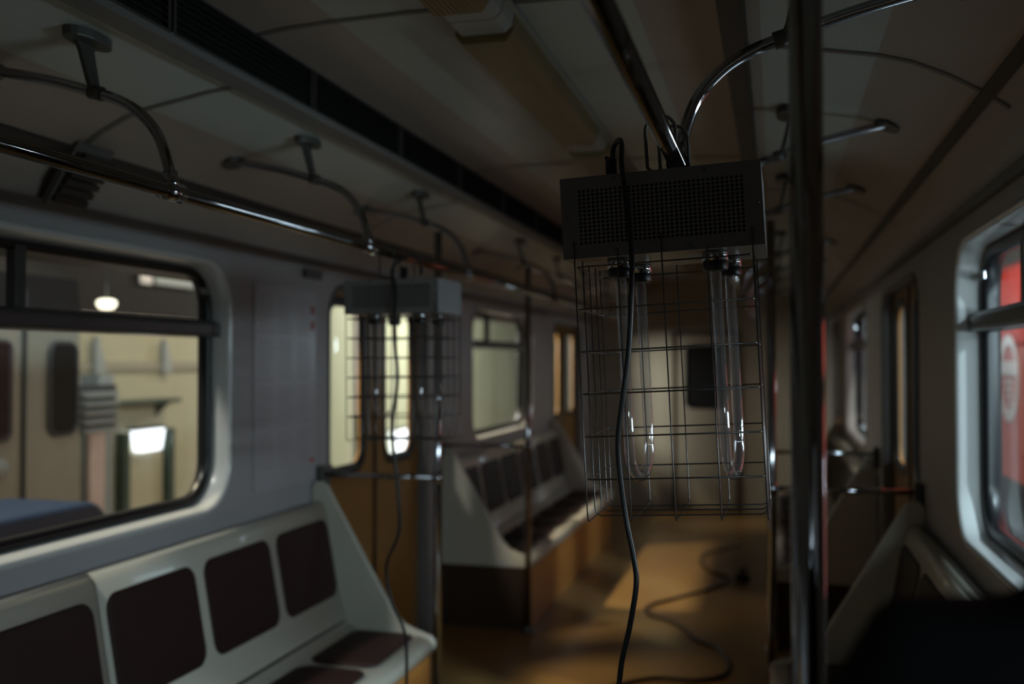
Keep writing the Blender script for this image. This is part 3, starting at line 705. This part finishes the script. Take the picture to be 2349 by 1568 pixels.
r = empty('pipe_run', (-6.90, 6.2, 2.17)); tag(r, label='long pale pipe under the dark upper wall, seen through the upper left pane', cat='pipe')
MB().tube([(0, 0, 0.0), (0, 5.4, -0.02)], 0.03, 10).build('pipe', M['pink'], r)
MB().lathe([(0, 0.05), (0.05, 0.04), (0.06, 0), (0.05, -0.04), (0, -0.05)], 0, 5.42).build('pipe_end', M['pink'], r)
r = empty('pane_reflection', (-6.96, 9.95, 2.66)); tag(r, label='small white and grey pane reflection, built solid on the dark upper wall', cat='reflection')  # reflection in the upper pane built as solid pieces on the wall
MB().box(0, 0.03, -0.12, 0.10, -0.10, 0.14).build('plate', M['emblem'], r, bevel=0.01)
MB().box(0, 0.03, 0.16, 0.95, -0.09, 0.02).build('arm', M['pipe'], r, bevel=0.01)
mb = MB(); mb.box(-7.0, -2.4, 6.84, 6.96, 4.33, 4.55); trim(mb, M['upper'])
r = empty('lamp_post', (-5.46, 19.3, -0.06)); tag(r, label='short dark post holding the lamp at the lower edge of the far left window', cat='post')
MB().box(-0.03, 0.03, -0.05, 0.05, 0, 0.128).build('shaft', M['darkg'], r)
# cabinet with posts
r = empty('pale_cabinet', (-6.99, 9.95, -0.06)); tag(r, label='pale yellow cabinet door with dark posts under the white lamp', cat='cabinet')
MB().box(0.0, 0.05, -0.33, 0.33, 0.0, 0.70).build('panel', M['cream'], r)
for a in (-0.42, 0.42): MB().box(0.0, 0.12, a - 0.05, a + 0.05, 0.0, 0.95).build('post', M['green'], r)
r = empty('shelf', (-6.99, 9.3, 1.20)); tag(r, label='thin dark shelf on the cream wall above the white lamp', cat='shelf')
MB().box(0.0, 0.22, -0.55, 1.1, 0.0, 0.045).build('board', M['green'], r)
for a in (-0.4, 0.9): MB().prism([(0.0, 0.0), (0.18, 0.0), (0.0, -0.16)], 'y', a, a + 0.03).build('bracket', M['green'], r)
r = empty('conduit', (-6.99, 7.6, 1.58)); tag(r, label='horizontal conduit band with pale pointed brackets on the cream wall', cat='conduit')
MB().box(0.0, 0.03, 0, 6.2, 0.0, 0.09).build('band', M['tan'], r)
for k in range(5):
    y = 0.25 + k * 1.22
    MB().prism([(y - 0.02, 0.36), (y + 0.03, 0.36), (y + 0.16, -0.03), (y - 0.02, -0.03)], 'x', 0.03, 0.07).build('bracket', M['pipe'], r)
r = empty('column', (-5.8, 7.6, -0.06)); tag(r, label='pale upright post beside the parked cream train', cat='post')
MB().box(-0.1, 0.1, -0.10, 0.10, 0, 1.62).build('shaft', M['pipe'], r, bevel=0.01)
MB().box(-0.16, 0.16, -0.16, 0.16, 0, 0.3).build('foot', M['creamg'], r, bevel=0.01)
# louvre radiator
r = empty('louvred_panel', (-5.2, 6.62, 1.13)); tag(r, label='louvred grey panel at the end of the parked cream train', cat='panel')
mb = MB()
for k in range(5): mb.prism([(0, k * 0.07), (0.05, k * 0.07 - 0.012), (0.05, k * 0.07 + 0.012), (0, k * 0.07 + 0.03)], 'y', 0, 0.42)
mb.build('louvre', M['pipe'], r); MB().box(-0.04, 0, -0.02, 0.44, -0.02, 0.36).build('frame', M['darkg'], r); MB().box(-0.03, 0.0, 0.12, 0.30, -1.19, -0.02).build('stand', M['pink'], r)
# cream train
r = empty('parked_train', (-4.25, 0, -0.05)); tag(r, label='cream parked train with dark windows seen through the big left window', cat='train')
mb = MB(); mb.prism([(0, 0), (0, 1.93), (-2.3, 1.93), (-2.3, 0)], 'y', -6, 5.42); mb.build('body', M['train'], r, bevel=0.03)
mb = MB(); mb.prism([(0.01, 1.93), (-0.05, 2.25), (-0.5, 2.55), (-1.15, 2.62), (-1.8, 2.55), (-2.25, 2.25), (-2.31, 1.93)], 'y', -6.01, 5.43); mb.build('roof', M['upper'], r)
def twin(y0, y1, z0, z1, rr, parent=r):
    mb = MB(); mb.prism(rrect(y0, y1, z0, z1, rr), 'x', 0.002, 0.012); w_ = mb.build('window', M['upper'], parent)
    mb = MB(); mb.tube([(0.014, a, b) for a, b in rrect(y0, y1, z0, z1, rr)], 0.014, 8, closed=True); mb.build('window_frame', M['darkg'], w_)
twin(4.42, 4.80, 1.28, 1.84, 0.05); twin(5.12, 5.36, 1.28, 1.84, 0.07); twin(2.4, 4.0, 1.2, 1.95, 0.12)
MB().box(0.001, 0.02, 4.34, 4.36, 0.1, 2.15).build('door_edge', M['darkg'], r)
MB().box(0.001, 0.02, 4.90, 4.92, 0.1, 2.15).build('door_edge', M['darkg'], r)
mb = MB(); mb.lathe([(0, 0.03), (0.05, 0.03), (0.06, 0.0)], 0, 0, 20); hl = mb.build('marker_lamp', M['pipe'], r); hl.location = (0.01, 4.72, 1.12); hl.rotation_euler = (0, PI / 2, 0)
MB().prism(rrect(4.00, 4.32, 0.92, 1.22, 0.1), 'x', 0.002, 0.012).build('pale_panel', M['pipe'], r)
MB().box(0.0, 0.06, 4.70, 4.76, 0.62, 0.85).build('handle', M['darkg'], r, bevel=0.01)
# blue cart
r = empty('blue_cart', (-3.35, 3.55, -0.06)); tag(r, label='dark blue rounded cart on the platform at the bottom of the big left window', cat='cart')
mb = MB(); mb.prism(rrect(-1.3, 0.62, 0.40, 1.08, 0.15), 'x', -0.25, 0.25); mb.build('body', M['blue'], r, bevel=0.03)
MB().box(0.251, 0.27, -1.2, 0.05, 0.50, 0.82).build('dark_panel', M['darkg'], r, bevel=0.01)
for a in (-1.0, 0.25):
    for b in (-0.2, 0.2):
        mb = MB(); mb.tube([(b - 0.03, a, 0.12), (b + 0.03, a, 0.12)], 0.12, 20); mb.build('wheel', M['rubber'], r)
        MB().box(b - 0.02, b + 0.02, a - 0.02, a + 0.02, 0.12, 0.42).build('wheel_leg', M['darkg'], r)
# things outside the left door
r = empty('door_side_stand', (-4.6, 11.2, -0.06)); tag(r, label='pale pink frame stand seen through the first pane of the left door', cat='stand')
MB().box(-0.04, 0.04, -0.05, 0.05, 0, 1.40).build('post', M['pink'], r)
MB().box(-0.04, 0.04, -0.42, 0.05, 1.28, 1.42).build('arm', M['pink'], r)
MB().box(-0.04, 0.04, -0.62, -0.48, 0, 1.1).build('teal_leg', M['teal'], r)
r = empty('hall_column', (-5.4, 12.6, -0.06)); tag(r, label='pale square column seen through the first pane of the left door', cat='column')
MB().box(-0.12, 0.12, -0.12, 0.12, 0, 4).build('shaft', M['emblem'], r, bevel=0.02)
MB().box(-0.125, -0.12 + 0.25, 0.14, 0.2, 0, 4).build('cable_duct', M['pipe'], r)

# ------------------------------------------------------------------ outside, right
MB().box(XR + 0.25, 6, -4, 26, -1.2, -1.1).build('floor_track', M['darkg']); tag(bpy.data.objects['floor_track'], kind='structure')
r = empty('red_train', (1.62, 0, -0.1)); tag(r, label='red train with a white round emblem parked outside the right window', cat='train')
mb = MB(); mb.prism([(0, 1.88), (0, 2.75), (0.10, 2.95), (0.5, 3.15), (1.3, 3.22), (2.1, 3.15), (2.5, 2.95), (2.6, 2.75), (2.6, 1.88)], 'y', 4.6, 18); mb.build('body', M['red'], r, bevel=0.03)
MB().box(0.0, 2.6, 4.6, 18, 0.95, 1.88).build('glare_side', M['redglare'], r)
MB().box(0.0, 2.6, 4.62, 18, 0.0, 0.95).build('lower_body', M['darkg'], r)
MB().box(-0.012, 0.0, 4.6, 18, 2.46, 2.60).build('gutter', M['corn'], r)
def ringp(ro, ri, y, z, n=40):
    mb = MB(); vs = []
    for k in range(n):
        a = 2 * PI * k / n
        for rr in (ro, ri): vs.append((-0.004, y + rr * math.cos(a), z + rr * math.sin(a)))
    mb.add(vs, [(2 * k, 2 * k + 1, (2 * k + 3) % (2 * n), (2 * k + 2) % (2 * n)) for k in range(n)]); return mb
em = ringp(0.31, 0.235, 7.76, 1.66).build('ring_emblem', M['emblem'], r)
MB().box(-0.006, -0.004, 7.46, 8.06, 1.68, 1.78).build('emblem_bar', M['emblem'], em)
mb = MB()
for k in range(4): mb.box(-0.006, -0.004, 7.64 , 7.88 - 0.03 * k, 1.62 - k * 0.05, 1.645 - k * 0.05)
mb.prism([(7.70, 1.45), (7.82, 1.45), (7.76, 1.38)], 'x', -0.006, -0.004)
mb.build('emblem_mark', M['emblem'], em)
r = empty('signal_lamp', (1.30, 6.48, 2.28)); tag(r, label='small orange glowing lamp in front of the red train', cat='lamp')
MB().lathe([(0, -0.014), (0.012, -0.01), (0.016, 0), (0.012, 0.01), (0, 0.014)], 0, 0).build('bulb', M['lampo'], r)
MB().tube([(0, 0, 0.014), (0, 0, 1.6)], 0.004, 8).build('wire', M['corn'], r)

# ------------------------------------------------------------------ person in black, close to the camera
def skinned(name, verts, edges, radii, m, parent=None, root=0, sub=2):
    me = bpy.data.meshes.new(name); me.from_pydata(verts, edges, []); me.update()
    o = bpy.data.objects.new(name, me); COL.objects.link(o)
    md = o.modifiers.new('skin', 'SKIN'); md.use_smooth_shade = True
    for i, r_ in enumerate(radii):
        sv = me.skin_vertices[0].data[i]; sv.radius = r_ if isinstance(r_, tuple) else (r_, r_); sv.use_root = (i == root)
    sb = o.modifiers.new('sub', 'SUBSURF'); sb.levels = sub; sb.render_levels = sub
    me.materials.append(m)
    if parent: o.parent = parent
    return o
pr = empty('person', (0.272, 0.735, 0.032)); tag(pr, label='person in black clothing seen from behind, shoulder filling the lower right corner', cat='person')
# body (skin): pelvis, chest, neck, head, legs, arms, hands
V = [(0, 0, .95), (0, .0, 1.15), (0, -.01, 1.36), (0, 0, 1.47), (0, .01, 1.56), (0, .02, 1.64), (0, .02, 1.735)]
R_ = [(.13, .10), (.12, .09), (.14, .10), (.06, .06), (.052, .055), (.066, .085), (.06, .075)]
E = [(i, i + 1) for i in range(6)]
for s in (-1, 1):
    b = len(V)
    V += [(s * .09, 0, .88), (s * .10, .01, .50), (s * .10, -.01, .10), (s * .105, .09, .045)]
    R_ += [(.085, .09), (.055, .06), (.038, .042), (.035, .03)]
    E += [(0, b), (b, b + 1), (b + 1, b + 2), (b + 2, b + 3)]
    b = len(V)
    V += [(s * .155, -.005, 1.43), (s * .195, -.02, 1.17), (s * .185, .05, .93), (s * .183, .075, .86)]
    R_ += [(.055, .055), (.042, .042), (.026, .026), (.032, .016)]
    E += [(2, b), (b, b + 1), (b + 1, b + 2), (b + 2, b + 3)]
body = skinned('body', V, E, R_, M['skin'], pr)
for s in (-1, 1):
    for k in range(4):
        yy = .045 + k * .021; ln = (0.070, .078, .074, .058)[k]
        hv = [(s * .182, yy + .003, .848), (s * .181, yy + .004, .848 - ln * .5), (s * .172, yy + .006, .848 - ln)]
        skinned('finger', hv, [(0, 1), (1, 2)], [.0085, .008, .0068], M['skin'], body, sub=1)
    hv = [(s * .180, .045, .885), (s * .168, .028, .86), (s * .160, .030, .832)]
    skinned('thumb', [(a, b + .07, c) for a, b, c in hv], [(0, 1), (1, 2)], [.011, .0095, .008], M['skin'], body, sub=1)
# face details (front is +y)
mb = MB(); mb.tube([(0, .098, 1.69), (0, .118, 1.655), (0, .125, 1.645), (0, .100, 1.635)], [.006, .010, .013, .008], 10); mb.build('nose', M['skin'], body)
for s in (-1, 1):
    mb = MB(); mb.tube([(s * .066, .02, 1.69), (s * .074, .012, 1.68), (s * .074, .012, 1.65), (s * .066, .022, 1.63)], [.006, .009, .009, .006], 8); mb.build('ear', M['skin'], body)
    mb = MB(); mb.tube([(s * .018, .102, 1.682), (s * .028, .104, 1.685), (s * .040, .096, 1.681)], [.002, .006, .002], 8); mb.build('eye', M['hair'], body)
mb = MB(); mb.tube([(-.022, .098, 1.612), (0, .106, 1.612), (.022, .098, 1.612)], [.002, .005, .002], 8); mb.build('mouth', M['redp'], body)
skinned('hair', [(0, -.005, 1.65), (0, -.01, 1.72), (0, .03, 1.765), (0, .065, 1.755)], [(0, 1), (1, 2), (2, 3)], [(.068, .07), (.073, .075), (.062, .05), (.045, .03)], M['hair'], pr)
# coat
V = [(0, -.005, .78), (0, 0, .98), (0, -.005, 1.20), (0, -.015, 1.38), (0, -.01, 1.475), (0, 0, 1.56)]
R_ = [(.185, .135), (.175, .13), (.165, .125), (.165, .125), (.125, .095), (.085, .08)]
E = [(i, i + 1) for i in range(5)]
for s in (-1, 1):
    b = len(V); V += [(s * .172, -.01, 1.425), (s * .222, -.015, 1.32), (s * .228, -.02, 1.17), (s * .198, .045, .945)]
    R_ += [(.072, .075), (.068, .07), (.058, .06), (.040, .042)]
    E += [(3, b), (b, b + 1), (b + 1, b + 2), (b + 2, b + 3)]
skinned('coat', V, E, R_, M['black'], pr, root=1)
V = [(0, 0, .93)]; R_ = [(.16, .12)]; E = []
for s in (-1, 1):
    b = len(V); V += [(s * .09, 0, .85), (s * .10, .01, .50), (s * .10, -.01, .09)]; R_ += [(.10, .105), (.075, .08), (.06, .065)]; E += [(0, b), (b, b + 1), (b + 1, b + 2)]
skinned('trousers', V, E, R_, M['black'], pr)
for s in (-1, 1):
    skinned('shoe', [(s * .10, -.06, .055), (s * .102, .03, .055), (s * .108, .14, .045), (s * .11, .19, .04)], [(0, 1), (1, 2), (2, 3)], [(.045, .045), (.048, .045), (.05, .036), (.035, .028)], M['rubber'], pr, sub=1)
